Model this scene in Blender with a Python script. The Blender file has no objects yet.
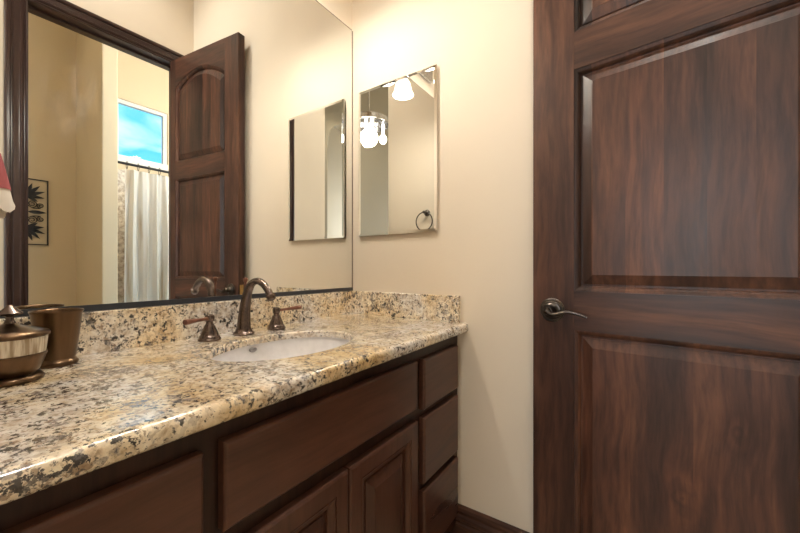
import bpy, bmesh, math, random
from mathutils import Vector, Matrix
PI = math.pi
sc = bpy.context.scene
COL = sc.collection
random.seed(7)

# ------------------------------------------------------------------ camera
cam_d = bpy.data.cameras.new('camera')
cam = bpy.data.objects.new('camera', cam_d)
COL.objects.link(cam)
cam.location = (1.1, 0.0, 1.061)
cam.rotation_euler = (math.radians(90), 0, math.radians(34.2157))
cam_d.sensor_fit = 'HORIZONTAL'
cam_d.sensor_width = 36.0
cam_d.lens = 350.0 / 800.0 * 36.0
cam_d.shift_y = 1.5 / 800.0
cam_d.clip_start = 0.01
sc.camera = cam

# ------------------------------------------------------------------ sky
world = bpy.data.worlds.new('sky')
sc.world = world
world.use_nodes = True
wt = world.node_tree
wt.nodes.clear()
def wn(t, **k):
    n = wt.nodes.new(t)
    for a, b in k.items():
        setattr(n, a, b)
    return n
w_out = wn('ShaderNodeOutputWorld'); w_bg = wn('ShaderNodeBackground')
w_tc = wn('ShaderNodeTexCoord'); w_map = wn('ShaderNodeMapping')
w_map.inputs['Scale'].default_value = (5, 5, 16)
w_noise = wn('ShaderNodeTexNoise'); w_noise.inputs['Scale'].default_value = 1.0
w_noise.inputs['Detail'].default_value = 6; w_noise.inputs['Distortion'].default_value = 0.6
w_ramp = wn('ShaderNodeValToRGB')
w_ramp.color_ramp.elements[0].position = 0.42; w_ramp.color_ramp.elements[0].color = (0.07, 0.42, 0.72, 1)
w_ramp.color_ramp.elements[1].position = 0.72; w_ramp.color_ramp.elements[1].color = (0.70, 0.86, 0.95, 1)
wt.links.new(w_tc.outputs['Generated'], w_map.inputs['Vector'])
wt.links.new(w_map.outputs['Vector'], w_noise.inputs['Vector'])
wt.links.new(w_noise.outputs['Fac'], w_ramp.inputs['Fac'])
wt.links.new(w_ramp.outputs['Color'], w_bg.inputs['Color'])
w_bg.inputs['Strength'].default_value = 1.6
wt.links.new(w_bg.outputs['Background'], w_out.inputs['Surface'])

# ------------------------------------------------------------------ daylight, added fill and exposure
def area(name, loc, rot, sx, sy, watts, col):
    d = bpy.data.lights.new(name, 'AREA'); d.shape = 'RECTANGLE'; d.size = sx; d.size_y = sy
    d.energy = watts; d.color = col
    o = bpy.data.objects.new(name, d); COL.objects.link(o); o.location = loc; o.rotation_euler = rot
    return o
HALL_FILL, SIDE_DAY, BATH_DAY, BATH_FILL = 50, 40, 70, 64
# fill added behind the camera; daylight for the side room and bath window
area('hall_daylight', (0.35, -2.9, 1.55), (math.radians(102), 0, 0), 2.0, 1.9, HALL_FILL, (1.0, 0.96, 0.91))
area('side_daylight', (2.45, -2.9, 1.4), (math.radians(90), 0, 0), 0.8, 1.8, SIDE_DAY, (0.92, 0.97, 1.0))
area('bath_daylight', (4.35, 1.66, 3.95), (0, math.radians(48), 0), 0.9, 1.2, BATH_DAY, (0.93, 0.97, 1.0))
# unseen fill lamp added to brighten the bath, above the doorway's head height
bl_ = bpy.data.lights.new('bath_lamp', 'POINT'); bl_.energy = BATH_FILL; bl_.color = (1.0, 0.94, 0.85); bl_.shadow_soft_size = 0.12
bl = bpy.data.objects.new('bath_lamp', bl_); COL.objects.link(bl); bl.location = (1.95, 2.15, 2.65)
sc.view_settings.view_transform = 'Standard'
sc.view_settings.look = 'None'
sc.view_settings.gamma = 1.0
sc.view_settings.use_curve_mapping = False
sc.view_settings.exposure = 0.48
sc.cycles.use_denoising = True
sc.cycles.max_bounces = 14
sc.cycles.diffuse_bounces = 6
sc.cycles.glossy_bounces = 8
sc.cycles.transparent_max_bounces = 12
sc.cycles.caustics_reflective = False
sc.cycles.caustics_refractive = False

# ------------------------------------------------------------------ materials
def new_mat(name):
    m = bpy.data.materials.new(name); m.use_nodes = True
    nt = m.node_tree; b = nt.nodes['Principled BSDF']
    return m, nt, b
def setp(b, **k):
    names = {'color': 'Base Color', 'rough': 'Roughness', 'metal': 'Metallic', 'spec': 'Specular IOR Level',
             'coat': 'Coat Weight', 'coat_rough': 'Coat Roughness', 'sheen': 'Sheen Weight'}
    for a, v in k.items():
        if a == 'color': v = (*v, 1)
        b.inputs[names[a]].default_value = v
def node(nt, t, **k):
    n = nt.nodes.new(t)
    for a, v in k.items():
        if a in n.inputs.keys(): n.inputs[a].default_value = v
        else: setattr(n, a, v)
    return n
def ramp(nt, stops, interp='LINEAR'):
    r = nt.nodes.new('ShaderNodeValToRGB'); cr = r.color_ramp; cr.interpolation = interp
    while len(cr.elements) < len(stops): cr.elements.new(0.5)
    for e, (p, c) in zip(cr.elements, stops):
        e.position = p; e.color = (*c, 1) if len(c) == 3 else c
    return r
def coords(nt, scale=(1, 1, 1), loc=(0, 0, 0)):
    tc = nt.nodes.new('ShaderNodeTexCoord'); mp = nt.nodes.new('ShaderNodeMapping')
    mp.inputs['Scale'].default_value = scale; mp.inputs['Location'].default_value = loc
    nt.links.new(tc.outputs['Object'], mp.inputs['Vector'])
    return mp.outputs['Vector']
def mix(nt, fac, a, b, mode='MIX'):
    n = nt.nodes.new('ShaderNodeMix'); n.data_type = 'RGBA'; n.blend_type = mode
    def put(s, v):
        if isinstance(v, (tuple, list)): s.default_value = (*v, 1)
        elif isinstance(v, (int, float)): s.default_value = v
        else: nt.links.new(v, s)
    put(n.inputs[0], fac); put(n.inputs[6], a); put(n.inputs[7], b)
    return n.outputs[2]
def bump(nt, b, h, strength=0.1, dist=0.002):
    n = nt.nodes.new('ShaderNodeBump'); n.inputs['Strength'].default_value = strength
    n.inputs['Distance'].default_value = dist
    nt.links.new(h, n.inputs['Height']); nt.links.new(n.outputs['Normal'], b.inputs['Normal'])

def plain(name, color, rough=0.5, metal=0.0, spec=0.5, coat=0.0):
    m, nt, b = new_mat(name)
    setp(b, color=color, rough=rough, metal=metal, spec=spec, coat=coat)
    n = node(nt, 'ShaderNodeTexNoise', Scale=40.0, Detail=3.0)
    nt.links.new(coords(nt), n.inputs['Vector'])
    r = ramp(nt, [(0.3, tuple(c * 0.93 for c in color)), (0.7, tuple(min(1, c * 1.05) for c in color))])
    nt.links.new(n.outputs['Fac'], r.inputs['Fac']); nt.links.new(r.outputs['Color'], b.inputs['Base Color'])
    return m

def paint(name, color):
    m, nt, b = new_mat(name)
    setp(b, rough=0.62, spec=0.25)
    v = coords(nt)
    n = node(nt, 'ShaderNodeTexNoise', Scale=2.2, Detail=3.0)
    nt.links.new(v, n.inputs['Vector'])
    r = ramp(nt, [(0.3, tuple(c * 0.975 for c in color)), (0.7, tuple(c * 1.02 for c in color))])
    nt.links.new(n.outputs['Fac'], r.inputs['Fac']); nt.links.new(r.outputs['Color'], b.inputs['Base Color'])
    n2 = node(nt, 'ShaderNodeTexNoise', Scale=90.0, Detail=4.0)
    nt.links.new(v, n2.inputs['Vector'])
    bump(nt, b, n2.outputs['Fac'], 0.12, 0.002)
    return m

def wood(name, axis, dark, mid, light, seed=0.0, plank=0.0, rough=0.39, knots=False, contrast=1.0, coat=0.0, spec=0.34, fineness=1.0):
    m, nt, b = new_mat(name)
    setp(b, rough=rough, spec=spec, coat=coat, coat_rough=0.2)
    ai = 'XYZ'.index(axis)
    s = [1.0, 1.0, 1.0]; s[ai] = 0.09
    tc = nt.nodes.new('ShaderNodeTexCoord')
    v0 = tc.outputs['Object']
    # gentle wander of the grain
    wob = node(nt, 'ShaderNodeTexNoise', Scale=2.3, Detail=2.0)
    nt.links.new(v0, wob.inputs['Vector'])
    wm = nt.nodes.new('ShaderNodeVectorMath'); wm.operation = 'MULTIPLY_ADD'
    nt.links.new(wob.outputs['Color'], wm.inputs[0]); wm.inputs[1].default_value = (0.06, 0.06, 0.06)
    nt.links.new(v0, wm.inputs[2])
    vec = wm.outputs[0]
    if plank:
        sep = nt.nodes.new('ShaderNodeSeparateXYZ'); nt.links.new(v0, sep.inputs[0])
        dv = nt.nodes.new('ShaderNodeMath'); dv.operation = 'DIVIDE'; dv.inputs[1].default_value = plank
        nt.links.new(sep.outputs[0 if axis != 'X' else 2], dv.inputs[0])
        fl = nt.nodes.new('ShaderNodeMath'); fl.operation = 'FLOOR'; nt.links.new(dv.outputs[0], fl.inputs[0])
        ad = nt.nodes.new('ShaderNodeMath'); ad.operation = 'ADD'; ad.inputs[1].default_value = seed
        nt.links.new(fl.outputs[0], ad.inputs[0])
        wh = nt.nodes.new('ShaderNodeTexWhiteNoise'); wh.noise_dimensions = '1D'
        nt.links.new(ad.outputs[0], wh.inputs['W'])
        of = nt.nodes.new('ShaderNodeVectorMath'); of.operation = 'MULTIPLY_ADD'
        nt.links.new(wh.outputs['Color'], of.inputs[0]); of.inputs[1].default_value = (3, 3, 3)
        nt.links.new(vec, of.inputs[2]); vec = of.outputs[0]
    mp = nt.nodes.new('ShaderNodeMapping'); mp.inputs['Scale'].default_value = s
    mp.inputs['Location'].default_value = (seed * 1.7, seed * 0.9, seed * 1.3)
    nt.links.new(vec, mp.inputs['Vector'])
    broad = node(nt, 'ShaderNodeTexNoise', Scale=9.0, Detail=5.0, Roughness=0.6, Distortion=0.7)
    fine = node(nt, 'ShaderNodeTexNoise', Scale=75.0, Detail=4.0, Roughness=0.6)
    nt.links.new(mp.outputs[0], broad.inputs['Vector']); nt.links.new(mp.outputs[0], fine.inputs['Vector'])
    r = ramp(nt, [(0.30, dark), (0.5, mid), (0.74, light)])
    nt.links.new(broad.outputs['Fac'], r.inputs['Fac'])
    r2 = ramp(nt, [(0.34, (0.50, 0.48, 0.47)), (0.62, (1.2, 1.17, 1.14))])
    nt.links.new(fine.outputs['Fac'], r2.inputs['Fac'])
    c = mix(nt, 0.75 * fineness, r.outputs['Color'], r2.outputs['Color'], 'MULTIPLY')
    if plank:
        r3 = ramp(nt, [(0.0, (0.55, 0.55, 0.58)), (0.5, (1.0, 0.98, 0.97)), (1.0, (1.7, 1.6, 1.45))])
        nt.links.new(wh.outputs['Value'], r3.inputs['Fac'])
        c = mix(nt, 0.8, c, r3.outputs['Color'], 'MULTIPLY')
    blot = node(nt, 'ShaderNodeTexNoise', Scale=5.0, Detail=3.0)
    mp2 = nt.nodes.new('ShaderNodeMapping'); s2 = [1, 1, 1]; s2[ai] = 0.55
    mp2.inputs['Scale'].default_value = s2; mp2.inputs['Location'].default_value = (seed, seed * 2, seed)
    nt.links.new(v0, mp2.inputs['Vector']); nt.links.new(mp2.outputs[0], blot.inputs['Vector'])
    r4 = ramp(nt, [(0.32, (0.62, 0.60, 0.62)), (0.55, (1, 1, 1)), (0.75, (1.25, 1.18, 1.1))])
    nt.links.new(blot.outputs['Fac'], r4.inputs['Fac'])
    c = mix(nt, 0.8 * contrast, c, r4.outputs['Color'], 'MULTIPLY')
    if knots:
        warp = node(nt, 'ShaderNodeTexNoise', Scale=22.0, Detail=3.0)
        nt.links.new(v0, warp.inputs['Vector'])
        for ku, kv, ks in knots:
            dn = nt.nodes.new('ShaderNodeVectorMath'); dn.operation = 'SUBTRACT'
            nt.links.new(v0, dn.inputs[0]); dn.inputs[1].default_value = (ku, 0.0035, kv)
            sn = nt.nodes.new('ShaderNodeVectorMath'); sn.operation = 'MULTIPLY'
            nt.links.new(dn.outputs[0], sn.inputs[0]); sn.inputs[1].default_value = (1 / ks, 0.0, 0.55 / ks)
            ln = nt.nodes.new('ShaderNodeVectorMath'); ln.operation = 'LENGTH'; nt.links.new(sn.outputs[0], ln.inputs[0])
            wa = nt.nodes.new('ShaderNodeMath'); wa.operation = 'MULTIPLY_ADD'
            nt.links.new(warp.outputs['Fac'], wa.inputs[0]); wa.inputs[1].default_value = 2.6; nt.links.new(ln.outputs['Value'], wa.inputs[2])
            dv2 = nt.nodes.new('ShaderNodeMath'); dv2.operation = 'DIVIDE'; nt.links.new(wa.outputs[0], dv2.inputs[0]); dv2.inputs[1].default_value = 12.0
            r5 = ramp(nt, [(0.0, (0.08, 0.07, 0.06)), (0.10, (0.15, 0.13, 0.12)), (0.135, (1.35, 1.2, 1.05)), (0.19, (0.55, 0.5, 0.47)), (0.25, (1.25, 1.15, 1.05)), (0.36, (0.72, 0.68, 0.66)), (0.55, (1.0, 1.0, 1.0))])
            nt.links.new(dv2.outputs[0], r5.inputs['Fac'])
            c = mix(nt, 0.55, c, r5.outputs['Color'], 'MULTIPLY')
    nt.links.new(c, b.inputs['Base Color'])
    rr = ramp(nt, [(0.3, (rough - 0.05,) * 3), (0.7, (rough + 0.10,) * 3)])
    nt.links.new(broad.outputs['Fac'], rr.inputs['Fac']); nt.links.new(rr.outputs['Color'], b.inputs['Roughness'])
    bump(nt, b, fine.outputs['Fac'], 0.12, 0.0008)
    return m

def granite(name):
    m, nt, b = new_mat(name)
    setp(b, rough=0.14, spec=0.6, coat=0.8, coat_rough=0.21)
    v = coords(nt)
    big = node(nt, 'ShaderNodeTexNoise', Scale=4.2, Detail=3.0, Distortion=0.6)
    nt.links.new(v, big.inputs['Vector'])
    hue = ramp(nt, [(0.40, (0.76, 0.73, 0.69)), (0.51, (0.83, 0.745, 0.59)), (0.66, (0.70, 0.53, 0.29))])
    nt.links.new(big.outputs['Fac'], hue.inputs['Fac'])
    med = node(nt, 'ShaderNodeTexNoise', Scale=48.0, Detail=5.0, Roughness=0.62, Distortion=0.7)
    nt.links.new(v, med.inputs['Vector'])
    light = ramp(nt, [(0.36, (0.66, 0.56, 0.46)), (0.47, (1.0, 0.97, 0.93)), (0.64, (1.16, 1.2, 1.26))])
    nt.links.new(med.outputs['Fac'], light.inputs['Fac'])
    c = mix(nt, 0.85, hue.outputs['Color'], light.outputs['Color'], 'MULTIPLY')
    vo = node(nt, 'ShaderNodeTexVoronoi', Scale=130.0, Randomness=1.0)
    dist = node(nt, 'ShaderNodeTexNoise', Scale=90.0, Detail=3.0)
    nt.links.new(v, dist.inputs['Vector'])
    vm = nt.nodes.new('ShaderNodeVectorMath'); vm.operation = 'MULTIPLY_ADD'
    nt.links.new(dist.outputs['Color'], vm.inputs[0]); vm.inputs[1].default_value = (0.016, 0.016, 0.016); nt.links.new(v, vm.inputs[2])
    nt.links.new(vm.outputs[0], vo.inputs['Vector'])
    sepc = nt.nodes.new('ShaderNodeSeparateColor'); nt.links.new(vo.outputs['Color'], sepc.inputs[0])
    cr = ramp(nt, [(0.0, (0.50, 0.44, 0.38)), (0.14, (0.82, 0.78, 0.73)), (0.5, (1.04, 1.02, 1.0)), (1.0, (1.16, 1.15, 1.13))])
    nt.links.new(sepc.outputs[0], cr.inputs['Fac'])
    c = mix(nt, 0.6, c, cr.outputs['Color'], 'MULTIPLY')
    clus = node(nt, 'ShaderNodeTexNoise', Scale=15.0, Detail=3.0, Distortion=0.8)
    nt.links.new(v, clus.inputs['Vector'])
    def spots(scale, lo, hi, col, fac, bias, offs):
        nonlocal c
        sv = coords(nt, (1, 1, 1), offs)
        n = node(nt, 'ShaderNodeTexNoise', Scale=scale, Detail=5.0, Roughness=0.62, Distortion=0.2)
        nt.links.new(sv, n.inputs['Vector'])
        ma = nt.nodes.new('ShaderNodeMath'); ma.operation = 'MULTIPLY_ADD'
        nt.links.new(clus.outputs['Fac'], ma.inputs[0]); ma.inputs[1].default_value = bias
        nt.links.new(n.outputs['Fac'], ma.inputs[2])
        r = ramp(nt, [(lo, (0, 0, 0)), (hi, (fac, fac, fac))])
        nt.links.new(ma.outputs[0], r.inputs['Fac'])
        c = mix(nt, r.outputs['Color'], c, col)
    spots(75.0, 0.745, 0.79, (0.24, 0.14, 0.075), 0.7, 0.32, (3, 1, 2))
    spots(84.0, 0.706, 0.732, (0.022, 0.021, 0.024), 0.95, 0.26, (7, 4, 1))
    spots(46.0, 0.785, 0.84, (0.24, 0.22, 0.22), 0.6, 0.40, (1, 9, 3))
    spots(150.0, 0.69, 0.72, (0.085, 0.078, 0.078), 0.85, 0.22, (2, 8, 5))
    nt.links.new(c, b.inputs['Base Color'])
    return m

def metal(name, color, rough, streak=None):
    m, nt, b = new_mat(name)
    setp(b, color=color, metal=1.0, rough=rough)
    n = node(nt, 'ShaderNodeTexNoise', Scale=60.0, Detail=3.0)
    nt.links.new(coords(nt, streak or (1, 1, 1)), n.inputs['Vector'])
    r = ramp(nt, [(0.3, tuple(c * 0.75 for c in color)), (0.7, tuple(min(1, c * 1.2) for c in color))])
    nt.links.new(n.outputs['Fac'], r.inputs['Fac']); nt.links.new(r.outputs['Color'], b.inputs['Base Color'])
    return m

def emit(name, color, strength):
    m, nt, b = new_mat(name)
    setp(b, color=color, rough=0.4)
    b.inputs['Emission Color'].default_value = (*color, 1)
    b.inputs['Emission Strength'].default_value = strength
    return m

def glass_thin(name, tint=(1, 1, 1)):
    m, nt, b = new_mat(name)
    nt.nodes.remove(b)
    out = [n for n in nt.nodes if n.type == 'OUTPUT_MATERIAL'][0]
    tr = node(nt, 'ShaderNodeBsdfTransparent', Color=(*tint, 1)); gl = node(nt, 'ShaderNodeBsdfGlossy', Roughness=0.02)
    fr = node(nt, 'ShaderNodeFresnel', IOR=1.45)
    mx = nt.nodes.new('ShaderNodeMixShader')
    nt.links.new(fr.outputs[0], mx.inputs[0]); nt.links.new(tr.outputs[0], mx.inputs[1]); nt.links.new(gl.outputs[0], mx.inputs[2])
    nt.links.new(mx.outputs[0], out.inputs['Surface'])
    return m

def curtain_mat(name, color):
    m, nt, b = new_mat(name)
    setp(b, color=color, rough=0.8, spec=0.1)
    out = [n for n in nt.nodes if n.type == 'OUTPUT_MATERIAL'][0]
    tl = node(nt, 'ShaderNodeBsdfTranslucent', Color=(*color, 1))
    mx = nt.nodes.new('ShaderNodeMixShader'); mx.inputs[0].default_value = 0.35
    nt.links.new(b.outputs[0], mx.inputs[1]); nt.links.new(tl.outputs[0], mx.inputs[2])
    nt.links.new(mx.outputs[0], out.inputs['Surface'])
    n = node(nt, 'ShaderNodeTexNoise', Scale=12.0, Detail=3.0)
    nt.links.new(coords(nt, (1, 1, 0.1)), n.inputs['Vector'])
    r = ramp(nt, [(0.35, (0.62, 0.52, 0.40)), (0.46, color), (0.7, color)])
    nt.links.new(n.outputs['Fac'], r.inputs['Fac']); nt.links.new(r.outputs['Color'], b.inputs['Base Color']); nt.links.new(r.outputs['Color'], tl.inputs['Color'])
    return m

WALL = (0.805, 0.71, 0.58)
M = {}
M['paint'] = paint('cream_wall_paint', WALL)
M['khaki'] = paint('khaki_wall_paint', (0.30, 0.265, 0.195))  # hall wall tone darkened to stand in for its dim light
M['tan'] = paint('tan_wall_paint', (0.66, 0.56, 0.40))  # bath wall tone darkened to stand in for the shadow on it
M['ceil'] = paint('ceiling_paint', (0.80, 0.73, 0.60))
M['floor'] = None
DK, MD, LT = (0.022, 0.0110, 0.0082), (0.066, 0.0285, 0.0185), (0.138, 0.0610, 0.0350)
M['stile'] = wood('alder_vertical', 'Z', DK, MD, LT, 1.0)
M['stile2'] = wood('alder_hinge_stile', 'Z', DK, MD, LT, 4.4)
M['rail'] = wood('alder_horizontal', 'X', DK, MD, LT, 2.0)
M['panel'] = wood('alder_plank_panel', 'Z', DK, MD, LT, 3.0, plank=0.083)
M['panel_knot'] = wood('knotty_alder_panel', 'Z', DK, MD, LT, 5.0, plank=0.13, knots=[(0.372, 0.492, 0.017), (0.469, 0.682, 0.008)])
CD, CM, CL = (0.058, 0.0245, 0.0170), (0.096, 0.0415, 0.0280), (0.126, 0.0570, 0.0380)
M['cab_h'] = wood('cabinet_wood_level', 'Y', CD, CM, CL, 6.0, rough=0.30, contrast=0.4, fineness=0.5, spec=0.45)
M['cab_v'] = wood('cabinet_wood_upright', 'Z', CD, CM, CL, 8.0, rough=0.30, contrast=0.5, fineness=0.6, spec=0.45)
M['cab_frame'] = wood('cabinet_frame_wood', 'Z', tuple(c * .42 for c in CD), tuple(c * .42 for c in CM), tuple(c * .42 for c in CL), 9.0, rough=0.35, contrast=0.5)
M['casing'] = plain('casing_wood', (0.050, 0.0265, 0.0225), 0.28, spec=0.6)
M['base'] = wood('baseboard_wood', 'X', DK, MD, LT, 12.0, rough=0.35)
M['granite'] = granite('speckled_granite')
M['bronze'] = metal('rubbed_bronze', (0.155, 0.118, 0.103), 0.27)
M['copper'] = metal('copper_bronze', (0.24, 0.12, 0.09), 0.3)
M['cup'] = metal('brushed_bronze', (0.130, 0.083, 0.050), 0.28, (1, 1, 0.05))
M['black_metal'] = plain('dark_iron', (0.028, 0.026, 0.025), 0.4, 0.6)
M['antique'] = metal('antique_bronze', (0.085, 0.074, 0.066), 0.30)
M['brass'] = metal('brass', (0.50, 0.32, 0.12), 0.35)
M['chrome'] = metal('chrome', (0.62, 0.63, 0.66), 0.12)
M['channel'] = plain('dark_mirror_channel', (0.030, 0.034, 0.045), 0.35)
M['edge'] = plain('dull_mirror_edge', (0.20, 0.155, 0.11), 0.4)
M['porcelain'] = plain('white_porcelain', (0.80, 0.79, 0.80), 0.12, coat=0.5)
M['white'] = plain('white_window_frame', (0.78, 0.77, 0.74), 0.45)
M['towel'] = plain('white_terry', (0.82, 0.78, 0.72), 0.95, spec=0.05)
M['rose'] = plain('rose_band_cloth', (0.42, 0.13, 0.14), 0.9, spec=0.05)
M['hole'] = plain('grey_overflow', (0.34, 0.33, 0.33), 0.3, 0.7)
M['shade'] = emit('lit_frosted_glass', (1.0, 0.93, 0.83), 2.6)
M['bulb'] = emit('lit_bulb', (1.0, 0.93, 0.82), 5.0)
M['glass'] = glass_thin('window_glass')
M['curtain'] = curtain_mat('white_curtain_cloth', (0.86, 0.84, 0.80))
# mirror: bright silvering
def mirror_mat(name='mirror_silver', flare=None):
    m, nt, b = new_mat(name)
    setp(b, color=(0.90, 0.91, 0.89), metal=1.0, rough=0.0)
    if flare is None: return m
    # pale swirl of light flare painted into the glass as a diffuse haze
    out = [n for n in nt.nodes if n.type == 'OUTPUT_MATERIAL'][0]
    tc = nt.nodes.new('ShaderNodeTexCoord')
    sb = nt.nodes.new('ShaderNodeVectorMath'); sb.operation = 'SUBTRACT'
    nt.links.new(tc.outputs['Object'], sb.inputs[0]); sb.inputs[1].default_value = flare
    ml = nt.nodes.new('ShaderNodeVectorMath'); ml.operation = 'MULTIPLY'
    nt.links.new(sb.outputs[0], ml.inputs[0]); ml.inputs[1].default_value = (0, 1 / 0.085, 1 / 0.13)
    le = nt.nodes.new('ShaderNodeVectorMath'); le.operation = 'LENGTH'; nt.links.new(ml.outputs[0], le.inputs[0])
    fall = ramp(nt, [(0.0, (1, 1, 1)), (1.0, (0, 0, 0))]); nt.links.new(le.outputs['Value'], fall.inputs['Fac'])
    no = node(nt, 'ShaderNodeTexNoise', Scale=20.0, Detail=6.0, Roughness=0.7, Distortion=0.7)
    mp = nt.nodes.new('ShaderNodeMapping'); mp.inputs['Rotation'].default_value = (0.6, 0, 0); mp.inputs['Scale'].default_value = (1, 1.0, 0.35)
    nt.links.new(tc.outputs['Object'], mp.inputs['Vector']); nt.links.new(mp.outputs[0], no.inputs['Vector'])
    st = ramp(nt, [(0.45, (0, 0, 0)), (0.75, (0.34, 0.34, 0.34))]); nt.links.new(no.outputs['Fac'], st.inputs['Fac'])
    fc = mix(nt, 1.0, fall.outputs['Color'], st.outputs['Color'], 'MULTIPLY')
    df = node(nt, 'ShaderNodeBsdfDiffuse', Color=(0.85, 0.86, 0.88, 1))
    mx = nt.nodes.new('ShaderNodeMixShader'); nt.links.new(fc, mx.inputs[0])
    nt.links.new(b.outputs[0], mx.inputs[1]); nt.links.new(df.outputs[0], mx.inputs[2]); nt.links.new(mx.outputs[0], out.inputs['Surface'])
    return m
M['mirror'] = mirror_mat()
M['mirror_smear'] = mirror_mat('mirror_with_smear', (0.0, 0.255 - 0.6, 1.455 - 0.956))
def tile_mat(name, c1, c2, grout, w, hgt):
    m, nt, b = new_mat(name)
    setp(b, rough=0.3)
    tc = nt.nodes.new('ShaderNodeTexCoord')
    n = node(nt, 'ShaderNodeTexNoise', Scale=22.0, Detail=6.0, Roughness=0.7)
    nt.links.new(tc.outputs['Object'], n.inputs['Vector'])
    r = ramp(nt, [(0.35, c1), (0.62, c2)])
    nt.links.new(n.outputs['Fac'], r.inputs['Fac'])
    nt.links.new(r.outputs['Color'], b.inputs['Base Color'])
    return m, nt, b, r
def floor_mat():
    m, nt, b, r = tile_mat('floor_tile', (0.40, 0.30, 0.20), (0.56, 0.45, 0.32), 0, 0, 0)
    br = node(nt, 'ShaderNodeTexBrick', Scale=1.0); br.offset = 0.0
    br.inputs['Brick Width'].default_value = 0.45; br.inputs['Row Height'].default_value = 0.45
    br.inputs['Mortar Size'].default_value = 0.004; br.inputs['Mortar'].default_value = (0.25, 0.2, 0.15, 1)
    tc = nt.nodes.new('ShaderNodeTexCoord'); nt.links.new(tc.outputs['Object'], br.inputs['Vector'])
    nt.links.new(r.outputs['Color'], br.inputs['Color1']); nt.links.new(r.outputs['Color'], br.inputs['Color2'])
    nt.links.new(br.outputs['Color'], b.inputs['Base Color'])
    return m
M['floor'] = floor_mat()
M['tile'] = tile_mat('speckled_stone_tile', (0.30, 0.24, 0.18), (0.72, 0.66, 0.56), 0, 0, 0)[0]
def band_mat():
    m, nt, b = new_mat('streaked_cream_band')
    setp(b, rough=0.22, coat=0.6)
    n = node(nt, 'ShaderNodeTexNoise', Scale=110.0, Detail=3.0, Roughness=0.6)
    nt.links.new(coords(nt, (1, 1, 0.06)), n.inputs['Vector'])
    r = ramp(nt, [(0.34, (0.36, 0.28, 0.19)), (0.48, (0.72, 0.66, 0.55)), (0.62, (0.88, 0.86, 0.80))])
    nt.links.new(n.outputs['Fac'], r.inputs['Fac']); nt.links.new(r.outputs['Color'], b.inputs['Base Color'])
    return m
M['band'] = band_mat()

# ------------------------------------------------------------------ mesh helpers
def link(name, bm, mat, parent=None, smooth=False, bevel=0.0, segs=2):
    me = bpy.data.meshes.new(name)
    bmesh.ops.remove_doubles(bm, verts=bm.verts, dist=1e-6)
    bmesh.ops.recalc_face_normals(bm, faces=bm.faces)
    bm.to_mesh(me); bm.free()
    o = bpy.data.objects.new(name, me); COL.objects.link(o)
    me.materials.append(mat)
    if parent is not None: o.parent = parent
    if smooth:
        for p in me.polygons: p.use_smooth = True
        try: me.set_sharp_from_angle(angle=math.radians(38))
        except Exception: pass
    if bevel:
        md = o.modifiers.new('bevel', 'BEVEL'); md.width = bevel; md.segments = segs
        md.limit_method = 'ANGLE'; md.angle_limit = math.radians(40)
    return o
def box(bm, x0, x1, y0, y1, z0, z1):
    v = [bm.verts.new((x, y, z)) for x in (x0, x1) for y in (y0, y1) for z in (z0, z1)]
    for f in ((0, 1, 3, 2), (4, 6, 7, 5), (0, 4, 5, 1), (2, 3, 7, 6), (0, 2, 6, 4), (1, 5, 7, 3)):
        bm.faces.new([v[i] for i in f])
def boxes(*bs):
    bm = bmesh.new()
    for b in bs: box(bm, *b)
    return bm
def lathe(bm, prof, cx=0, cy=0, n=40, axis='Z', cz=0):
    rings = []
    for r, z in prof:
        ring = []
        for i in range(n):
            a = 2 * PI * i / n
            p, q = r * math.cos(a), r * math.sin(a)
            if axis == 'Z': co = (cx + p, cy + q, cz + z)
            elif axis == 'Y': co = (cx + p, cy + z, cz + q)
            else: co = (cx + z, cy + p, cz + q)
            ring.append(bm.verts.new(co))
        rings.append(ring)
    for a, b in zip(rings, rings[1:]):
        for i in range(n):
            j = (i + 1) % n
            bm.faces.new((a[i], a[j], b[j], b[i]))
    for ring, rr in ((rings[0], prof[0][0]), (rings[-1], prof[-1][0])):
        if rr > 1e-5: bm.faces.new(ring)
def spline(pts, k=8):
    out = []
    P = [Vector(p) for p in pts]
    for i in range(len(P) - 1):
        p0 = P[max(i - 1, 0)]; p1 = P[i]; p2 = P[i + 1]; p3 = P[min(i + 2, len(P) - 1)]
        for j in range(k):
            t = j / k
            out.append(0.5 * ((2 * p1) + (p2 - p0) * t + (2 * p0 - 5 * p1 + 4 * p2 - p3) * t * t + (3 * p1 - p0 - 3 * p2 + p3) * t ** 3))
    out.append(P[-1])
    return out
def tube(bm, pts, radii, n=14, closed=False, flat=1.0):
    P = [Vector(p) for p in pts]
    if not isinstance(radii, (list, tuple)): radii = [radii] * len(P)
    rings = []; up = None
    for i, p in enumerate(P):
        a = P[i - 1] if (i > 0 or closed) else P[i]; b = P[(i + 1) % len(P)] if (i < len(P) - 1 or closed) else P[i]
        t = (b - a).normalized()
        if up is None:
            up = Vector((0, 0, 1)) if abs(t.z) < 0.9 else Vector((1, 0, 0))
        u = (up - t * up.dot(t)).normalized(); w = t.cross(u); up = u
        rings.append([bm.verts.new(p + radii[i] * (math.cos(2 * PI * k / n) * w + flat * math.sin(2 * PI * k / n) * u)) for k in range(n)])
    m = len(rings)
    for i in range(m if closed else m - 1):
        a, b = rings[i], rings[(i + 1) % m]
        for k in range(n):
            j = (k + 1) % n
            bm.faces.new((a[k], a[j], b[j], b[k]))
    if not closed:
        bm.faces.new(rings[0]); bm.faces.new(rings[-1])
def ball(bm, c, r, sz=1.0, n=16):
    lathe(bm, [(1e-6 if i in (0, n // 2) else r * math.sin(PI * i / (n // 2)), -r * sz * math.cos(PI * i / (n // 2))) for i in range(n // 2 + 1)], c[0], c[1], n, 'Z', c[2])
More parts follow.
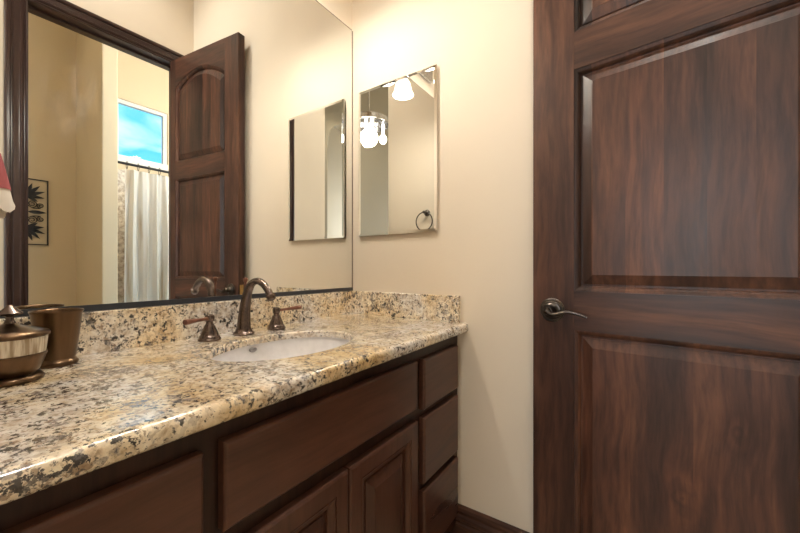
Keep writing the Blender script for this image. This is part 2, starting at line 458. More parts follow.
def tag(o, label=None, cat=None, group=None, kind=None):
    if label: o['label'] = label
    if cat: o['category'] = cat
    if group: o['group'] = group
    if kind: o['kind'] = kind
    return o
def thing(name, loc, label, cat, rz=0.0, group=None):
    o = bpy.data.objects.new(name, None); COL.objects.link(o)
    o.location = loc; o.rotation_euler = (0, 0, rz); o.empty_display_size = 0.05
    return tag(o, label, cat, group)
def struct(name, bm, mat, **k):
    return tag(link(name, bm, mat, **k), kind='structure')

# raised panel: nested outlines in the (u, v) plane pushed back by depth
def outline(w0, w1, v0, v1, arch=0.0, n=24):
    def f(i):
        a, b, c, d = w0 + i, w1 - i, v0 + i, v1 - i
        pts = [(a, c), (b, c)]
        if arch:
            for k in range(n + 1):
                t = k / n
                s = math.sin(PI * t)
                pts.append((b + (a - b) * t, d + (arch) * s ** 0.8 if 0 < t < 1 else d))
        else:
            pts += [(b, d), (a, d)]
        return pts
    return f
def raised(bm, out, prof, place, fill=True):
    rings = []
    for ins, dep in prof:
        rings.append([bm.verts.new(place(u, v, dep)) for u, v in out(ins)])
    n = len(rings[0])
    for a, b in zip(rings, rings[1:]):
        for i in range(n):
            j = (i + 1) % n
            bm.faces.new((a[i], a[j], b[j], b[i]))
    if fill: bm.faces.new(rings[-1])

# ------------------------------------------------------------------ the rooms
D = 1.2275      # far wall
W = 1.502        # doorway wall
CEIL = 3.62
struct('floor', boxes((-1.3, 4.2, -3.4, 3.2, -0.06, 0.0)), M['floor'])
struct('ceiling', boxes((-1.3, 3.7, -3.4, 3.2, CEIL, CEIL + 0.08)), M['ceil'])
struct('wall_left', boxes((-0.12, -0.006, -0.03, D, 0, CEIL)), M['paint'])
struct('wall_far', boxes((-0.12, 1.60, D, D + 0.12, 0, CEIL)), M['paint'])
DY0, DY1, DZ = 0.412, 1.122, 2.445
struct('wall_right', boxes((W, W + 0.12, -0.03, DY0 - 0.018, 0, CEIL), (W, W + 0.12, DY1 + 0.018, D, 0, CEIL),
                           (W, W + 0.12, DY0 - 0.018, DY1 + 0.018, DZ + 0.018, CEIL)), M['paint'])
struct('wall_back', boxes((-1.3, 0.70, -0.15, -0.03, 0, CEIL)), M['paint'], bevel=0.012)
# bath beyond the door
struct('wall_bath_near', boxes((W + 0.10, 3.67, -0.15, -0.03, 0, CEIL)), M['paint'])
WY0, WY1, WZ0, WZ1 = 1.385, 1.90, 2.20, 2.905
BX = 3.55
struct('wall_bath_outer', boxes((BX, BX + 0.14, -0.03, WY0, 0, CEIL), (BX, BX + 0.14, WY1, 2.72, 0, CEIL),
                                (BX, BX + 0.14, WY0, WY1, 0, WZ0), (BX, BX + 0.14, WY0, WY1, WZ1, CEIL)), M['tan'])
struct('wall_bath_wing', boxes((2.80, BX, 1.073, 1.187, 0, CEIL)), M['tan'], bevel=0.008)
struct('wall_bath_end', boxes((W + 0.12, BX + 0.14, 2.72, 2.84, 0, CEIL)), M['paint'])
struct('wall_tile', boxes((BX - 0.012, BX, 1.187, 2.72, 0, 2.13)), M['tile'])
# hall behind the camera with a window, side wall with an arched opening
struct('wall_hall_left', boxes((-1.3, -1.18, -3.12, -0.15, 0, CEIL)), M['paint'])
struct('wall_hall_back', boxes((-1.3, -0.75, -3.12, -3.0, 0, CEIL), (1.45, 2.0, -3.12, -3.0, 0, CEIL), (2.0, 2.95, -3.12, -3.0, 0, 0.4), (2.0, 2.95, -3.12, -3.0, 2.4, CEIL),
                               (-0.75, 1.45, -3.12, -3.0, 0, 0.5), (-0.75, 1.45, -3.12, -3.0, 2.6, CEIL)), M['paint'])
def arch_wall():
    bm = bmesh.new(); x0, x1 = 1.75, 1.87
    a, b, sp, pk = -0.83, -0.33, 2.42, 0.30
    box(bm, x0, x1, -3.0, a, 0, CEIL); box(bm, x0, x1, b, -0.15, 0, CEIL)
    n = 24; cols = []
    for k in range(n + 1):
        t = k / n; y = a + (b - a) * t
        z = sp + pk * math.sqrt(max(0.0, 1 - (2 * t - 1) ** 2))
        cols.append([bm.verts.new(p) for p in ((x0, y, z), (x1, y, z), (x1, y, CEIL), (x0, y, CEIL))])
    for p, q in zip(cols, cols[1:]):
        for i in range(4):
            j = (i + 1) % 4
            bm.faces.new((p[i], p[j], q[j], q[i]))
    return bm
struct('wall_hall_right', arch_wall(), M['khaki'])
struct('wall_side_room', boxes((2.95, 3.07, -3.12, -0.15, 0, CEIL)), M['paint'])

# windows
def window(name, x0, x1, y0, y1, z0, z1, axis, mull, fw=0.045):
    """frame and pane filling an opening; axis is the wall's normal"""
    bm = bmesh.new()
    if axis == 'X':
        for b in ((x0, x1, y0, y0 + fw, z0, z1), (x0, x1, y1 - fw, y1, z0, z1), (x0, x1, y0 + fw, y1 - fw, z0, z0 + fw), (x0, x1, y0 + fw, y1 - fw, z1 - fw, z1)): box(bm, *b)
        if mull: box(bm, x0, x1, (y0 + y1) / 2 - .02, (y0 + y1) / 2 + .02, z0 + fw, z1 - fw)
        pane = boxes(((x0 + x1) / 2 - .003, (x0 + x1) / 2 + .003, y0 + fw, y1 - fw, z0 + fw, z1 - fw))
    else:
        for b in ((x0, x0 + fw, y0, y1, z0, z1), (x1 - fw, x1, y0, y1, z0, z1), (x0 + fw, x1 - fw, y0, y1, z0, z0 + fw), (x0 + fw, x1 - fw, y0, y1, z1 - fw, z1)): box(bm, *b)
        if mull: box(bm, (x0 + x1) / 2 - .02, (x0 + x1) / 2 + .02, y0, y1, z0 + fw, z1 - fw)
        pane = boxes((x0 + fw, x1 - fw, (y0 + y1) / 2 - .003, (y0 + y1) / 2 + .003, z0 + fw, z1 - fw))
    o = struct(name, bm, M['white'])
    link('pane', pane, M['glass'], o)
    return o
w1 = window('window_1', BX + 0.02, BX + 0.075, WY0, WY1, WZ0, WZ1, 'X', False, 0.040)
link('sill', boxes((BX - 0.006, BX + 0.02, WY0 + 0.0, WY1 - 0.0, WZ0 + 0.0, WZ0 + 0.09)), M['white'], w1)
window('window_2', -0.75, 1.45, -3.09, -3.03, 0.5, 2.6, 'Y', True)
window('window_3', 2.0, 2.95, -3.09, -3.03, 0.4, 2.4, 'Y', False)

# door casing: moulded profile swept round the opening, plus jamb lining
def casing(bm, y0, y1, ztop, xface, sgn, width=0.082, thick=1.0):
    prof = [(0.0, 0.0), (0.0, 0.007), (0.006, 0.011), (0.010, 0.006), (0.013, 0.006), (0.020, 0.0135), (0.025, 0.0145), (0.0285, 0.0085),
            (0.0315, 0.0085), (0.050, 0.0135), (0.055, 0.0085), (0.059, 0.0085), (0.064, 0.0165), (0.074, 0.0175), (width - 0.003, 0.0155), (width, 0.012), (width, 0.0)]
    path = lambda d: [(y0 - d, 0.0), (y0 - d, ztop + d), (y1 + d, ztop + d), (y1 + d, 0.0)]
    rows = []
    for d, h in prof:
        rows.append([bm.verts.new((xface - sgn * h * thick, y, z)) for y, z in path(d)])
    for a, b in zip(rows, rows[1:]):
        for i in range(3): bm.faces.new((a[i], a[i + 1], b[i + 1], b[i]))
bm = bmesh.new(); casing(bm, DY0, DY1, DZ, W, 1)
tr = struct('trim_1', bm, M['casing'])
bm = bmesh.new(); casing(bm, DY0, DY1, DZ, W + 0.12, -1)
struct('trim_2', bm, M['casing'])
struct('trim_3', boxes((W, W + 0.12, DY0 - 0.018, DY0, 0, DZ + 0.018), (W, W + 0.12, DY1, DY1 + 0.018, 0, DZ + 0.018),
                       (W, W + 0.12, DY0, DY1, DZ, DZ + 0.018), (W + 0.055, W + 0.085, DY0, DY0 + 0.012, 0, DZ), (W + 0.055, W + 0.085, DY0, DY1, DZ - 0.012, DZ)), M['casing'])
# baseboards
def baseboard(name, p, q, nrm):
    prof = [(0, 0), (0.018, 0), (0.018, 0.098), (0.015, 0.104), (0.015, 0.110), (0.0185, 0.116), (0.0165, 0.126), (0.011, 0.134), (0.011, 0.140), (0.013, 0.146), (0.010, 0.158), (0.004, 0.164), (0, 0.165)]
    bm = bmesh.new(); rows = []
    for d, z in prof:
        rows.append([bm.verts.new((e[0] + nrm[0] * d, e[1] + nrm[1] * d, z)) for e in (p, q)])
    for a, b in zip(rows, rows[1:]): bm.faces.new((a[0], a[1], b[1], b[0]))
    for k in (0, 1): bm.faces.new([r[k] for r in rows])
    return struct(name, bm, M['base'])
baseboard('baseboard_far', (0.511, D), (W, D), (0, -1))
baseboard('baseboard_right', (W, 0.325), (W, -0.03), (-1, 0))
baseboard('baseboard_bath', (BX, -0.03), (BX, 1.073), (-1, 0))

# ------------------------------------------------------------------ the open door
A = math.radians(7.5)
LW, LT_, LH = 0.662, 0.044, 2.437
door = bpy.data.objects.new('door_1', None); COL.objects.link(door)
door.location = (0.8245, 1.156, 0.0); door.rotation_euler = (0, 0, -A)
tag(door, 'dark stained knotty alder panel door standing open against the cream far wall', 'door', kind='structure')
S0, S1 = 0.121, 0.608
zb = 0.008
link('stile', boxes((0, S0, 0, LT_, zb, LH)), M['stile'], door, bevel=0.0015)
link('stile', boxes((S1, LW, 0, LT_, zb, LH)), M['stile2'], door, bevel=0.0015)
for z0, z1 in ((zb, 0.235), (0.879, 0.993), (1.645, 1.755)):
    link('rail', boxes((S0, S1, 0, LT_, z0, z1)), M['rail'], door)
PROF = [(0.0, 0.0), (0.0004, 0.0025), (0.003, 0.0028), (0.009, 0.0055), (0.0135, 0.010), (0.0155, 0.0130), (0.0158, 0.0160), (0.0205, 0.0160), (0.021, 0.0135), (0.046, 0.0045), (0.048, 0.0035)]
place_door = lambda u, v, d: (u, d, v)
def arch_rail():
    bm = bmesh.new(); n = 24
    ol = outline(S0, S1, 1.755, 2.243, 0.085)(0.0)[2:]
    fr = [bm.verts.new((u, 0, v)) for u, v in ol]; bk = [bm.verts.new((u, LT_, v)) for u, v in ol]
    tf = [bm.verts.new((u, 0, LH)) for u, v in ol]; tb = [bm.verts.new((u, LT_, LH)) for u, v in ol]
    for i in range(len(ol) - 1):
        for a, b in ((fr, tf), (tf, tb), (tb, bk), (bk, fr)):
            bm.faces.new((a[i], a[i + 1], b[i + 1], b[i]))
    return bm
link('rail', arch_rail(), M['rail'], door)
for z0, z1, ar, mt in ((0.235, 0.879, 0, 'panel_knot'), (0.993, 1.645, 0, 'panel'), (1.755, 2.243, 0.085, 'panel')):
    bm = bmesh.new()
    raised(bm, outline(S0, S1, z0, z1, ar), PROF, place_door)
    # back face of the panel
    raised(bm, outline(S0, S1, z0, z1, ar), [(i, LT_ - d) for i, d in PROF], place_door)
    link('panel', bm, M[mt], door)
# lever handle
LX, LZ = 0.060, 0.933
def lever():
    bm = bmesh.new()
    lathe(bm, [(0.0001, -0.001), (0.035, -0.001), (0.0365, -0.003), (0.0365, -0.006), (0.033, -0.009), (0.029, -0.009), (0.026, -0.012), (0.024, -0.012), (0.017, -0.016), (0.0145, -0.022), (0.0145, -0.036), (0.012, -0.040), (0.0001, -0.0405)], LX, 0, 40, 'Y', LZ)
    h = link('door_handle', bm, M['antique'], door, smooth=True)
    bm = bmesh.new()
    pts = spline([(LX - 0.002, -0.043, LZ + 0.001), (LX + 0.012, -0.047, LZ - 0.009), (LX + 0.030, -0.050, LZ - 0.006), (LX + 0.052, -0.050, LZ + 0.002), (LX + 0.080, -0.048, LZ - 0.001), (LX + 0.106, -0.046, LZ - 0.009)], 6)
    tube(bm, pts, [0.0115 - 0.0085 * min(1, (i / (len(pts) - 1)) ** 0.5) + 0.0 for i in range(len(pts))], 12)
    tag(link('lever', bm, M['antique'], h, smooth=True), 'thin curved lever')
lever()
bm = bmesh.new(); box(bm, -0.0012, 0.0008, 0.010, 0.034, LZ - 0.029, LZ + 0.029); box(bm, -0.004, 0.0, 0.014, 0.030, LZ - 0.008, LZ + 0.008)
tag(link('latch', bm, M['brass'], door), 'brass latch plate on the door edge')
for z in (0.25, 1.22, 2.2):
    bm = bmesh.new(); lathe(bm, [(0.0001, -0.045), (0.006, -0.045), (0.006, 0.045), (0.0001, 0.045)], LW + 0.003, LT_ + 0.004, 16, 'Z', z)
    link('hinge', bm, M['antique'], door, smooth=True)

# ------------------------------------------------------------------ vanity cabinet
CT, CB = 0.855, 0.819      # countertop top and underside
YB = -0.03
van = thing('vanity_cabinet', (0.0, YB, 0.0), 'dark brown wooden bathroom vanity cabinet under the granite counter', 'cabinet')
off = YB
def L(y): return y - off
link('carcass', boxes((0.0, 0.53, 0.0, 0.018, 0.10, CB), (0.0, 0.51, L(D) - 0.018, L(D) - 0.0005, 0.0, CB), (0.0, 0.51, 0.018, L(D) - 0.018, 0.10, 0.118),
                      (0.0, 0.008, 0.018, L(D) - 0.018, 0.118, CB), (0.44, 0.455, 0.0, L(D) - 0.018, 0.0, 0.10)), M['cab_frame'], van)
link('face_frame', boxes((0.51, 0.53, 0.018, L(D) - 0.0005, 0.095, CB)), M['cab_frame'], van)
FX = 0.551
DPROF = [(0.0, -0.0205), (0.0, -0.006), (0.0015, -0.0035), (0.004, -0.001), (0.0065, 0.0)]
def slab(name, y0, y1, z0, z1, mat, lab=None):
    bm = bmesh.new()
    raised(bm, outline(L(y0), L(y1), z0, z1), DPROF, lambda u, v, d: (FX + d, u, v))
    o = link(name, bm, M[mat], van)
    if lab: o['label'] = lab
    return o
slab('false_drawer_front', 0.307, 0.906, 0.634, 0.780, 'cab_h', 'wide flat front below the sink')
for y0, y1 in ((0.943, 1.193), (0.026, 0.276)):
    for z0, z1 in ((0.617, 0.776), (0.386, 0.592), (0.150, 0.362)):
        slab('drawer', y0, y1, z0, z1, 'cab_h')
CP = [(0.0, -0.0205), (0.0, -0.006), (0.0015, -0.003), (0.006, 0.0), (0.040, 0.0), (0.0405, -0.003), (0.045, -0.0015), (0.050, -0.005), (0.060, -0.009), (0.0605, -0.0155), (0.069, -0.0155), (0.0695, -0.0125), (0.094, -0.0025), (0.0945, -0.001)]
for y0, y1 in ((0.307, 0.600), (0.604, 0.908)):
    bm = bmesh.new()
    # four mitred pieces: upright and level grain kept in one moulded leaf
    raised(bm, outline(L(y0), L(y1), 0.125, 0.597), CP[:8], lambda u, v, d: (FX + d, u, v), fill=False)
    o = link('door', bm, M['cab_v'], van)
    bm = bmesh.new()
    raised(bm, outline(L(y0), L(y1), 0.125, 0.597), CP[7:], lambda u, v, d: (FX + d, u, v))
    link('raised_panel', bm, M['cab_v'], o)

# ------------------------------------------------------------------ countertop with oval cut-out, rounded nose
SX, SY, AX, AY = 0.305, 0.622, 0.146, 0.205
HB = CT - 0.021   # underside of the slab round the cut-out
def counter_bm():
    bm = bmesh.new()
    x0, x1, y0, y1 = 0.0, 0.556, YB, D
    rim = 0.0035
    angs = [2 * PI * i / 128 for i in range(128)]
    for cx, cy in ((x0, y0), (x1, y0), (x0, y1), (x1, y1)):
        angs.append(math.atan2(cy - SY, cx - SX) % (2 * PI))
    angs = sorted(set(round(a, 6) for a in angs))
    outer, inner, low, mid = [], [], [], []
    under = []; shelf = []; drop = []
    for a in angs:
        c, s = math.cos(a), math.sin(a)
        ts = []
        if c > 1e-9: ts.append((x1 - SX) / c)
        if c < -1e-9: ts.append((x0 - SX) / c)
        if s > 1e-9: ts.append((y1 - SY) / s)
        if s < -1e-9: ts.append((y0 - SY) / s)
        t = min(ts)
        outer.append(bm.verts.new((SX + t * c, SY + t * s, CT)))
        r = 1 / math.sqrt((c / AX) ** 2 + (s / AY) ** 2)
        inner.append(bm.verts.new((SX + (r + rim) * c, SY + (r + rim) * s, CT)))
        mid.append(bm.verts.new((SX + r * c, SY + r * s, CT - rim)))
        low.append(bm.verts.new((SX + r * c, SY + r * s, HB)))
        shelf.append(bm.verts.new((SX + (r + 0.035) * c, SY + (r + 0.035) * s, HB)))
        drop.append(bm.verts.new((SX + (r + 0.035) * c, SY + (r + 0.035) * s, CB)))
        under.append(bm.verts.new((SX + t * c, SY + t * s, CB)))
    n = len(angs)
    for i in range(n):
        j = (i + 1) % n
        for p, q in ((outer, inner), (inner, mid), (mid, low), (low, shelf), (shelf, drop), (drop, under)):
            bm.faces.new((p[i], p[j], q[j], q[i]))
    # bullnose strip
    rows = []
    R = (CT - CB) / 2; zc = (CT + CB) / 2
    for k in range(17):
        a = PI / 2 - PI * k / 16
        e = 0.72
        ca, sa = math.cos(a), math.sin(a)
        px = x1 + R * 1.05 * (abs(ca) ** e); pz = zc + R * (abs(sa) ** e) * (1 if sa >= 0 else -1)
        rows.append([bm.verts.new((px, y, pz)) for y in (y0, y1)])
    for a, b in zip(rows, rows[1:]): bm.faces.new((a[0], a[1], b[1], b[0]))
    for k in (0, 1): bm.faces.new([r[k] for r in rows])
    return bm
co = link('countertop', counter_bm(), M['granite'], smooth=True)
tag(co, 'polished cream and black speckled granite countertop with an oval sink cut-out', 'countertop')
BT = 0.956
o = link('backsplash', boxes((0.0, 0.02, YB, D, CT, BT)), M['granite'], bevel=0.002)
tag(o, 'long granite backsplash strip below the big wall mirror behind the faucet', 'backsplash')
o = link('backsplash', boxes((0.02, 0.543, D - 0.02, D, CT, BT)), M['granite'], bevel=0.002)
tag(o, 'short granite backsplash strip on the far wall under the medicine cabinet', 'backsplash')

# ------------------------------------------------------------------ sink
sink = thing('sink', (SX, SY, HB), 'white oval undermount sink set into the granite countertop', 'sink')
def bowl():
    bm = bmesh.new(); n = 72; prof = []
    for s, z in ((1.10, 0.0), (1.02, 0.0), (1.015, -0.004), (0.985, -0.03), (0.94, -0.06), (0.86, -0.09), (0.72, -0.115), (0.5, -0.130), (0.25, -0.137), (0.09, -0.139)):
        prof.append((s, z))
    for s, z in ((0.09, -0.149), (0.5, -0.142), (0.76, -0.126), (0.90, -0.10), (0.985, -0.065), (1.03, -0.03), (1.06, -0.010), (1.10, -0.010)):
        prof.append((s, z))
    rings = [[bm.verts.new((AX * s * math.cos(2 * PI * i / n), AY * s * math.sin(2 * PI * i / n), z - 0.0005)) for i in range(n)] for s, z in prof]
    for a, b in zip(rings, rings[1:] + rings[:1]):
        for i in range(n):
            j = (i + 1) % n
            bm.faces.new((a[i], a[j], b[j], b[i]))
    return bm
link('bowl', bowl(), M['porcelain'], sink, smooth=True)
bm = bmesh.new(); lathe(bm, [(0.0001, -0.137), (0.018, -0.137), (0.022, -0.1375), (0.022, -0.142), (0.0001, -0.142)], 0, 0, 32, 'Z', 0.001)
tag(link('drain', bm, M['bronze'], sink, smooth=True), 'round bronze drain')
bm = bmesh.new()
for rr, dd in ((0.0115, 0.0), ):
    lathe(bm, [(0.0001, 0.003), (0.007, 0.003), (0.009, 0.0045), (0.0115, 0.0035), (0.0125, 0.0), (0.0125, -0.002), (0.0001, -0.002)], 0, 0, 28, 'X', 0)
ov = link('overflow', bm, M['hole'], sink, smooth=True)
ov.location = (-0.1445, -0.012, -0.0135); ov.rotation_euler = (0, math.radians(12), 0); ov.scale = (1, 1, 0.62)
ov['label'] = 'small grey overflow ring on the bowl wall'

# ------------------------------------------------------------------ widespread faucet
fau = thing('faucet', (0.086, SY + 0.005, CT), 'oil rubbed bronze gooseneck faucet with two lever handles behind the sink', 'faucet')
bm = bmesh.new()
pts = spline([(0, 0, 0.004), (0.001, 0, 0.03), (0.004, 0, 0.065), (0.010, 0, 0.098), (0.022, 0, 0.132), (0.042, 0, 0.158), (0.072, 0, 0.167), (0.101, 0, 0.158), (0.124, 0, 0.139), (0.138, 0, 0.120)], 6)
N = len(pts); rad = []
for i in range(N):
    t = i / (N - 1)
    rad.append(0.0225 + (0.0102 - 0.0225) * min(1, t / 0.62) ** 0.85)
tube(bm, pts, rad, 20)
lathe(bm, [(0.0001, 0.0), (0.030, 0.0), (0.0312, 0.002), (0.0312, 0.005), (0.0285, 0.008), (0.0248, 0.011), (0.0225, 0.019), (0.0001, 0.019)], 0, 0, 36)
sp = link('spout', bm, M['bronze'], fau, smooth=True)
bm = bmesh.new()
dv = (pts[-1] - pts[-4]).normalized(); e0 = pts[-1] - dv * 0.012
tube(bm, [e0, e0 + dv * 0.002, e0 + dv * 0.006, e0 + dv * 0.008, e0 + dv * 0.016, e0 + dv * 0.018], [0.0102, 0.0135, 0.0145, 0.0125, 0.0118, 0.0100], 20)
link('aerator', bm, M['bronze'], sp, smooth=True)
bm = bmesh.new()
lathe(bm, [(0.0001, 0.085), (0.0028, 0.085), (0.0028, 0.150), (0.0045, 0.152), (0.0045, 0.156), (0.0030, 0.159), (0.0048, 0.163), (0.0068, 0.168), (0.0068, 0.172), (0.0045, 0.176), (0.0001, 0.177)], 0.002, 0.004, 20)
tag(link('lift_rod', bm, M['copper'], sp, smooth=True), 'slim drain lift rod with round knob')
def handle(dy, tip):
    bm = bmesh.new()
    lathe(bm, [(0.0001, 0.0), (0.029, 0.0), (0.0300, 0.002), (0.0300, 0.005), (0.0275, 0.008), (0.0265, 0.0105), (0.0265, 0.013), (0.0235, 0.0155), (0.0215, 0.022), (0.0205, 0.0255), (0.0195, 0.0255), (0.0185, 0.030), (0.0165, 0.034), (0.0145, 0.040), (0.0125, 0.044), (0.0095, 0.048), (0.009, 0.053), (0.0115, 0.055), (0.0125, 0.060), (0.0125, 0.067), (0.0115, 0.071), (0.007, 0.074), (0.0001, 0.0745)], 0.004, dy, 36)
    h = link('handle', bm, M['bronze'], fau, smooth=True)
    bm = bmesh.new()
    c = Vector((0.004, dy, 0.0625)); t = Vector(tip); d = t - c
    p = [c + d * k for k in (0.0, 0.15, 0.3, 0.55, 0.8, 0.94, 0.985, 1.0)]
    tube(bm, p, [0.0075, 0.0062, 0.0052, 0.0062, 0.0080, 0.0088, 0.0080, 0.004], 16, flat=0.85)
    tag(link('lever', bm, M['copper'], h, smooth=True), 'reddish copper lever')
handle(-0.107, (0.036, -0.188, 0.064))
handle(0.116, (0.022, 0.205, 0.067))

# ------------------------------------------------------------------ tumbler and jar
cup = thing('tumbler', (0.076, 0.206, CT), 'tapered brushed bronze tumbler beside the lidded jar on the counter', 'cup')
bm = bmesh.new()
lathe(bm, [(0.0001, 0.018), (0.026, 0.018), (0.030, 0.022), (0.0395, 0.114), (0.0405, 0.1155), (0.0425, 0.1165), (0.0430, 0.115), (0.0425, 0.1125), (0.0405, 0.110), (0.0310, 0.020), (0.0290, 0.014), (0.0001, 0.013)], 0, 0, 56)
link('body', bm, M['cup'], cup, smooth=True)
bm = bmesh.new()
lathe(bm, [(0.0001, 0.0), (0.0325, 0.0), (0.0345, 0.002), (0.0350, 0.006), (0.0338, 0.0095), (0.0315, 0.011), (0.0305, 0.0135), (0.0290, 0.0155), (0.0001, 0.0155)], 0, 0, 56)
link('foot', bm, M['cup'], cup, smooth=True)
jar = thing('jar', (0.157, 0.127, CT), 'low round bronze jar with a streaked cream band and knobbed lid', 'jar')
jar.scale = (1.06, 1.06, 1.0)
bm = bmesh.new()
lathe(bm, [(0.0001, 0.012), (0.031, 0.012), (0.036, 0.018), (0.041, 0.030), (0.0445, 0.043), (0.0462, 0.046), (0.0462, 0.050), (0.044, 0.051), (0.0435, 0.048), (0.0001, 0.030)], 0, 0, 56)
link('bowl', bm, M['cup'], jar, smooth=True)
bm = bmesh.new()
lathe(bm, [(0.0001, 0.0), (0.040, 0.0), (0.0425, 0.003), (0.0420, 0.007), (0.0390, 0.010), (0.0345, 0.0125), (0.0001, 0.0125)], 0, 0, 56)
link('foot', bm, M['cup'], jar, smooth=True)
bm = bmesh.new()
lathe(bm, [(0.0420, 0.046), (0.0448, 0.051), (0.0472, 0.080), (0.0455, 0.081), (0.0430, 0.050)], 0, 0, 64)
tag(link('band', bm, M['band'], jar, smooth=True), 'streaked cream and white band')
bm = bmesh.new()
lathe(bm, [(0.0001, 0.080), (0.0470, 0.080), (0.0495, 0.082), (0.0500, 0.0855), (0.0480, 0.089), (0.040, 0.0925), (0.028, 0.0965), (0.016, 0.1000), (0.0075, 0.106), (0.0001, 0.107)], 0, 0, 56)
ld = link('lid', bm, M['cup'], jar, smooth=True)
bm = bmesh.new()
lathe(bm, [(0.0001, 0.105), (0.0075, 0.105), (0.0065, 0.109), (0.0048, 0.113), (0.0055, 0.118), (0.0150, 0.121), (0.0165, 0.124), (0.0115, 0.129), (0.0060, 0.135), (0.0030, 0.139), (0.0001, 0.139)], 0, 0, 40)
link('knob', bm, M['bronze'], ld, smooth=True)

# ------------------------------------------------------------------ wall mirror and mirrored cabinet
MT = 2.165
mir = thing('wall_mirror', (0.0, 0.6, BT), 'big frameless wall mirror filling the wall above the long backsplash', 'mirror')
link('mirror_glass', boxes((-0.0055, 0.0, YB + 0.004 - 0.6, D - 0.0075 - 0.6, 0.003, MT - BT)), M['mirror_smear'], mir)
link('edge', boxes((-0.0055, 0.0008, D - 0.0075 - 0.6, D - 0.0005 - 0.6, 0.0155, MT - BT), (-0.0055, 0.0006, YB + 0.004 - 0.6, D - 0.0075 - 0.6, MT - BT, MT - BT + 0.003)), M['edge'], mir)
tag(link('bottom_channel', boxes((0.0, 0.004, YB + 0.001 - 0.6, D - 0.004 - 0.6, 0.0005, 0.0155)), M['channel'], mir), 'dark channel along the bottom edge')
mx0, mx1, mz0, mz1 = 0.046, 0.4485, 1.205, 1.860
MYF = D - 0.019
med = thing('medicine_cabinet', (mx0, D, mz0), 'frameless mirror-fronted medicine cabinet hanging on the cream wall right of the corner', 'medicine cabinet')
mw, mh = mx1 - mx0, mz1 - mz0
link('cabinet_frame', boxes((0.004, mw - 0.004, -0.0085, -0.0002, 0.004, mh - 0.004)), M['paint'], med)
bm = bmesh.new()
raised(bm, outline(0, mw, 0, mh), [(0.004, 0.0048), (0.0, 0.0044), (0.0, 0.0012), (0.0115, 0.0)], lambda u, v, d: (u, -0.0135 + d, v))
bm.faces.new([v for v in bm.verts][:4])
link('mirror_door', bm, M['mirror'], med)

# ------------------------------------------------------------------ lamps
VL = 17.5
vl = thing('vanity_light', (0.0, 0.66, 2.285), 'chrome wall lamp with lit frosted bell shades above the big mirror', 'wall lamp')
link('back_plate', boxes((-0.006, 0.018, -0.20, 0.20, -0.045, 0.045)), M['chrome'], vl, bevel=0.012, segs=3)
for k in (-1, 1):
    y = 0.105 * k
    bm = bmesh.new()
    tube(bm, spline([(0.012, y, 0.0), (0.06, y, 0.004), (0.11, y, 0.016), (0.140, y, 0.022), (0.15, y, 0.010)], 5), 0.008, 12)
    lathe(bm, [(0.0001, 0.012), (0.018, 0.010), (0.024, 0.0), (0.024, -0.012), (0.0001, -0.012)], 0.15, y, 24)
    ar = link('arm', bm, M['chrome'], vl, smooth=True)
    bm = bmesh.new()
    n = 48; prof = [(0.022, -0.008), (0.034, -0.018), (0.046, -0.040), (0.052, -0.066), (0.058, -0.090), (0.069, -0.112), (0.0665, -0.112), (0.056, -0.091), (0.050, -0.066), (0.044, -0.041), (0.032, -0.021), (0.020, -0.012)]
    lathe(bm, prof, 0.15, y, n)
    link('lamp_shade', bm, M['shade'], ar, smooth=True)
    bm = bmesh.new(); ball(bm, (0.15, y, -0.062), 0.024, 1.3)
    link('bulb', bm, M['bulb'], ar, smooth=True)
    ld_ = bpy.data.lights.new('vanity_lamp', 'POINT'); ld_.energy = VL / 2; ld_.color = (1.0, 0.93, 0.82); ld_.shadow_soft_size = 0.03
    lo = bpy.data.objects.new('vanity_lamp', ld_); COL.objects.link(lo); lo.location = (0.15, 0.66 + y, 2.285 - 0.106)
    lo['kind'] = 'helper'

dn = thing('downlight', (1.08, 0.42, CEIL), 'white recessed ceiling downlight above the floor in front of the vanity', 'ceiling light')  # fill lamp added out of view to light the cabinet fronts
bm = bmesh.new(); lathe(bm, [(0.058, 0.0), (0.088, 0.0), (0.088, -0.006), (0.062, -0.010), (0.058, -0.006), (0.058, 0.0)], 0, 0, 40)
link('trim_ring', bm, M['white'], dn, smooth=True)
bm = bmesh.new(); lathe(bm, [(0.0001, -0.002), (0.057, -0.002), (0.057, -0.0005), (0.0001, -0.0005)], 0, 0, 40)
link('lens', bm, M['bulb'], dn)
DL = 60.0
d_ = bpy.data.lights.new('downlight_lamp', 'SPOT'); d_.energy = DL; d_.color = (1.0, 0.94, 0.86); d_.shadow_soft_size = 0.06
d_.spot_size = math.radians(110); d_.spot_blend = 0.6
lo = bpy.data.objects.new('downlight_lamp', d_); COL.objects.link(lo); lo.location = (1.08, 0.42, CEIL - 0.03); lo['kind'] = 'helper'

hl = thing('ceiling_light', (1.36, -0.58, CEIL), 'chrome ringed ceiling light with glowing bulbs, seen reflected in the small mirror', 'ceiling light')
ZR = 2.665 - CEIL
bm = bmesh.new()
lathe(bm, [(0.0001, 0.0), (0.07, 0.0), (0.07, -0.018), (0.02, -0.03), (0.0001, -0.03)], 0, 0, 32)
tube(bm, [(0, 0, -0.02), (0, 0, ZR)], 0.008, 12)
link('stem', bm, M['chrome'], hl, smooth=True)
bm = bmesh.new()
lathe(bm, [(0.215, ZR + 0.03), (0.224, ZR + 0.03), (0.224, ZR - 0.025), (0.215, ZR - 0.025), (0.215, ZR + 0.03)], 0, 0, 56)
for k in range(3):
    a = 2 * PI * k / 3 + 0.3
    tube(bm, [(0, 0, ZR), (0.217 * math.cos(a), 0.217 * math.sin(a), ZR)], 0.006, 10)
link('ring', bm, M['chrome'], hl, smooth=True)
